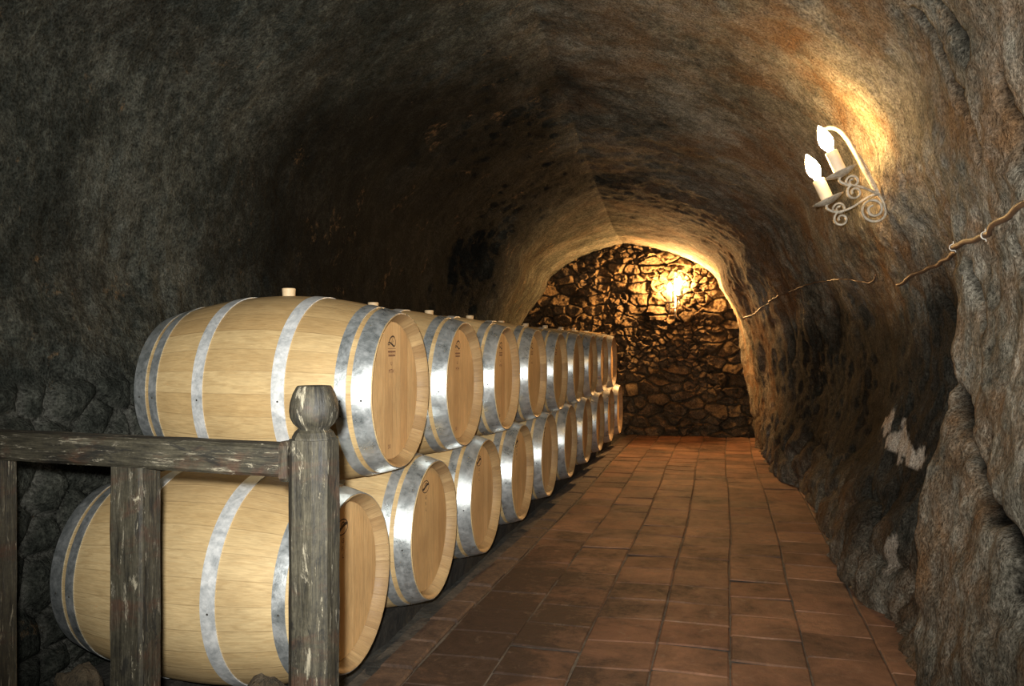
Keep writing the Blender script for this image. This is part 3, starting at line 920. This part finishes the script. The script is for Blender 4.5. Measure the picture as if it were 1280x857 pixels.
# newel: chamfered to eight sides, waisted under an eight-sided ball
m = MB(); s_ = .088
chamfer_box(m, s_, s_, 0, 1.024, b=.022, nz=16, jit=.0008, seed=1)
m.lathe([(.044, 1.020), (.0435, 1.028), (.038, 1.038), (.030, 1.045)], 8, Matrix.Rotation(PI / 8, 4, 'Z'))
nw = m.build('newel_post', M['old'], rail, False); post_uv(nw)
m = MB()
m.lathe([(.029, 1.036), (.031, 1.046), (.040, 1.054), (.0462, 1.066), (.0482, 1.080), (.0465, 1.096), (.041, 1.114), (.0345, 1.126), (.0325, 1.1285), (.0005, 1.1295)], 40)
fi = m.build('finial', M['old'], nw, True); sharp(fi, 45)
fu = fi.data.uv_layers.new(name='UVMap')
for lp in fi.data.loops:
    c = fi.data.vertices[lp.vertex_index].co
    fu.data[lp.index].uv = (abs(math.atan2(c.y, c.x)) * .045 + 7, c.z)
# handrail from the newel out of the picture
m = MB(); Lr = 1.75
chamfer_box(m, .064, .062, -Lr, -s_ / 2 + .004, b=.007, nz=24, jit=.0008, seed=2, axis='x')
hr = m.build('handrail', M['old'], rail, False)
hr.data.transform(Matrix.Translation((0, 0, .980))); post_uv(hr)
# tenon collar where the rail meets the newel
m = MB()
chamfer_box(m, .080, .072, -s_ / 2 - .014, -s_ / 2 + .004, b=.008, nz=3, seed=3, axis='x')
co_ = m.build('collar', M['old'], nw, False); co_.data.transform(Matrix.Translation((0, 0, .980))); post_uv(co_)
for k, (xq, w) in enumerate(((-.445, .088), (-.862, .088), (-1.24, .088), (-1.58, .088))):
    m = MB(); chamfer_box(m, w, .062, 0, .950, cx=xq, b=.006, nz=14, jit=.0010, seed=10 + k)
    post_uv(m.build('post', M['old'], rail, False))

# ------------------------------------------------------------------ wrought-iron sconces
def spiral(c, r0, r1, a0, turns, n=28):
    """points (out, up) of a scroll"""
    out = []
    for i in range(n + 1):
        t = i / n; a = a0 + 2 * PI * turns * t; r = r0 + (r1 - r0) * t
        out.append((c[0] + r * math.cos(a), c[1] + r * math.sin(a)))
    return out
CAND = [(.133, .138, .05), (.198, .062, -.06)]         # pan of each candle: out from wall, up, along
def make_sconce():
    """local x = out of the wall, y = along it, z = up the wall; origin at the fixing"""
    root = empty('wall_sconce', (0, 0, 0))
    P2 = lambda pts, y=0.: [(o_, y, u_) for o_, u_ in pts]
    # wall strap with split leaf ends
    m = MB()
    m.ribbon([(.008, 0, -.10), (.010, 0, -.05), (.012, 0, 0), (.010, 0, .06), (.010, 0, .14), (.014, 0, .20)], (0, 1, 0), [.010, .022, .030, .024, .02, .006], .005)
    m.ribbon([(.014, 0, .17), (.030, 0, .21), (.022, 0, .245), (.010, 0, .235)], (0, 1, 0), [.016, .018, .012, .006], .004)
    m.build('wall_strap', M['iron'], root)
    # tall crook rising from the fixing and curling out over the candles
    m = MB()
    crook = bez((.014, 0), (.030, .16), (.015, .30), (.055, .345), 18) + bez((.055, .345), (.085, .378), (.125, .365), (.128, .325), 12)[1:] + bez((.128, .325), (.128, .295), (.095, .295), (.092, .318), 8)[1:]
    m.ribbon(P2(crook), (0, 1, 0), .024, .012)
    m.build('crook', M['iron'], root)
    # big scroll hanging below the fixing
    m = MB()
    sp = bez((.014, .0), (.004, -.05), (.010, -.105), (.055, -.108), 12) + spiral((.060, -.052), .056, .016, -PI / 2, 1.55, 36)[1:]
    m.ribbon(P2(sp), (0, 1, 0), .020, .009)
    m.build('scroll', M['iron'], root)
    # arms: an S of iron to each candle, scrolled at the end
    for (po, pu, py) in CAND:
        m = MB()
        a = bez((.012, .0), (.05, .03), (po - .08, pu - .085), (po - .01, pu - .055), 16)
        arm = [(o_, py * min(1, o_ / po), u_) for o_, u_ in a]
        arm += [(o_, py, u_) for o_, u_ in bez((po - .01, pu - .055), (po + .03, pu - .03), (po + .028, pu - .005), (po, pu - .004), 10)[1:]]
        m.ribbon(arm, (0, 1, .0), .018, .009)
        s2 = spiral((po - .028, pu - .046), .030, .009, -.2, 1.4, 30)
        m.ribbon(P2(s2, py), (0, 1, 0), .018, .008)
        m.ribbon(P2(spiral((po - .016, pu - .092), .034, .010, PI * .5, -1.3, 28), py), (0, 1, 0), .017, .008)
        m.build('arm', M['iron'], root)
    for (po, pu, py) in CAND:
        Mt = Matrix.Translation((po, py, pu))
        m = MB(); m.lathe([(.0005, -.008), (.016, -.008), (.045, 0), (.070, .012), (.072, .015), (.045, .006), (.016, .003), (.0005, .003)], 28, Mt)
        pan = m.build('drip_pan', M['iron'], root)
        m = MB(); m.lathe([(.027, .002), (.027, .110), (.025, .114), (.012, .115), (.0005, .115)], 24, Mt)
        tb = m.build('candle_tube', M['tube'], root); sharp(tb)
        m = MB(); m.lathe([(.013, .1145), (.016, .127), (.027, .146), (.0305, .166), (.027, .188), (.0175, .214), (.007, .234), (.0004, .242)], 20, Mt)
        m.build('bulb', M['bulb'], root)
    return root
sc = make_sconce()
SY, SH = 4.27, 1.93
p, n = on_right(SY, SH, 0)
# lean of the wall around the fixing, read over a hand's breadth so a single bump does not twist the lamp
pa, _ = on_right(SY, SH - .20); pb, _ = on_right(SY, SH + .06)
upw = ((pb - pa).normalized() + Vector((-.07, 0, 0))).normalized()
out = Vector((-1, -.12, 0)); out = (out - upw * out.dot(upw)).normalized()
along = upw.cross(out)
Rm = Matrix((out, along, upw)).transposed()
sc.location = p + out * .004
sc.rotation_euler = Rm.to_euler()
sc.scale = (1.08, 1.08, 1.08)
tag(sc, 'white wrought iron two-candle wall lamp with scrolls, glowing on the right rock wall', 'wall lamp', 'lit candle sconces')
sc2 = copy_tree(sc)
for q in [b for b in bpy.data.objects if b.parent == sc2 and b.name.startswith('bulb')]:
    q.data = q.data.copy(); q.data.materials[0] = M['bulb_far']
sc2.rotation_euler = (0, 0, -PI / 2)
sc2.location = (-.60, YB - .055, 1.68)
tag(sc2, 'glowing candle wall lamp on the stone end wall of the tunnel', 'wall lamp', 'lit candle sconces')

# ------------------------------------------------------------------ cables on the aisle wall
def cable(name, pts, r, lab, clips=()):
    root_pts = []
    for (ya, ha), (yb, hb) in zip(pts[:-1], pts[1:]):
        n_ = max(2, int(math.hypot(yb - ya, hb - ha) / .03))
        for k in range(n_): root_pts.append((ya + (yb - ya) * k / n_, ha + (hb - ha) * k / n_))
    root_pts.append(pts[-1])
    W3 = [on_right(y_, h_ + .004 * math.sin(y_ * 37), r * .8)[0] for y_, h_ in root_pts]
    for _ in range(2):
        W3 = [W3[0]] + [(W3[i - 1] + W3[i] * 2 + W3[i + 1]) / 4 for i in range(1, len(W3) - 1)] + [W3[-1]]
    m = MB(); m.tube(W3, r, 10)
    o = m.build(name, M['cable'])
    tag(o, lab, 'cable')
    for c in clips:
        i = min(range(len(root_pts)), key=lambda k: abs(root_pts[k][0] - c))
        t = (W3[min(i + 1, len(W3) - 1)] - W3[max(i - 1, 0)]).normalized()
        nn = on_right(*root_pts[i])[1]; sd = nn.cross(t).normalized()
        q = W3[i]
        arc = [q + sd * (r + .010) - nn * r * .6, q + sd * (r + .003) - nn * r * .5] + [q + (sd * math.cos(a) + nn * math.sin(a)) * (r + .002) for a in np.linspace(0, PI, 9)] + [q - sd * (r + .003) - nn * r * .5, q - sd * (r + .012) - nn * r * .6]
        m = MB(); m.ribbon(arc, t, .007, .002)
        m.build('cable_clip', M['clip'], o)
    return o
CAB1 = [(2.05, 1.67), (2.52, 1.597), (2.75, 1.57), (2.93, 1.552), (3.2, 1.555), (3.75, 1.582), (4.2, 1.55), (4.62, 1.515)]
CAB2 = [(5.00, 1.60), (5.10, 1.565), (5.25, 1.575), (5.72, 1.632), (6.3, 1.672), (6.84, 1.693), (7.2, 1.67), (7.62, 1.644), (8.1, 1.60), (8.66, 1.548), (9.2, 1.515), (9.63, 1.498)]
cable('power_cable', CAB1, .0095, 'thick brown power cable clipped to the right rock wall', (2.93, 3.30))
cable('power_cable', CAB2, .0052, 'thin brown cable running along the far right wall below the lamp')

# ------------------------------------------------------------------ light
def light(name, typ, loc, energy, col, **kw):
    L = bpy.data.lights.new(name, typ); L.energy = energy; L.color = col
    for a, b in kw.items(): setattr(L, a, b)
    o = bpy.data.objects.new(name, L); C.objects.link(o); o.location = loc
    return o
fl_ = light('camera_flash', 'SPOT', (-.05, .02, CAM_H + .05), 740, (1., .985, .94), spot_size=math.radians(98), spot_blend=1., shadow_soft_size=.018)
fl_.rotation_euler = (Vector((-.66, 3.3, 1.62)) - fl_.location).to_track_quat('-Z', 'Y').to_euler()

w = bpy.data.worlds.new('World'); bpy.context.scene.world = w
w.use_nodes = True
w.node_tree.nodes['Background'].inputs[0].default_value = (.004, .006, .005, 1)
w.node_tree.nodes['Background'].inputs[1].default_value = 1.

# ------------------------------------------------------------------ camera
cam = bpy.data.cameras.new('Camera'); co = bpy.data.objects.new('Camera', cam); C.objects.link(co)
cam.sensor_fit = 'HORIZONTAL'; cam.sensor_width = 36.
cam.lens = 1041.7 / 1280 * 36
cam.clip_start = .05
co.location = (0, 0, CAM_H)
co.rotation_euler = (PI / 2 + math.radians(.10), 0, math.radians(14.18))
S = bpy.context.scene
S.camera = co
S.view_settings.view_transform = 'Standard'
S.view_settings.look = 'None'
S.view_settings.gamma = 1
S.view_settings.use_curve_mapping = False
S.view_settings.exposure = 0.
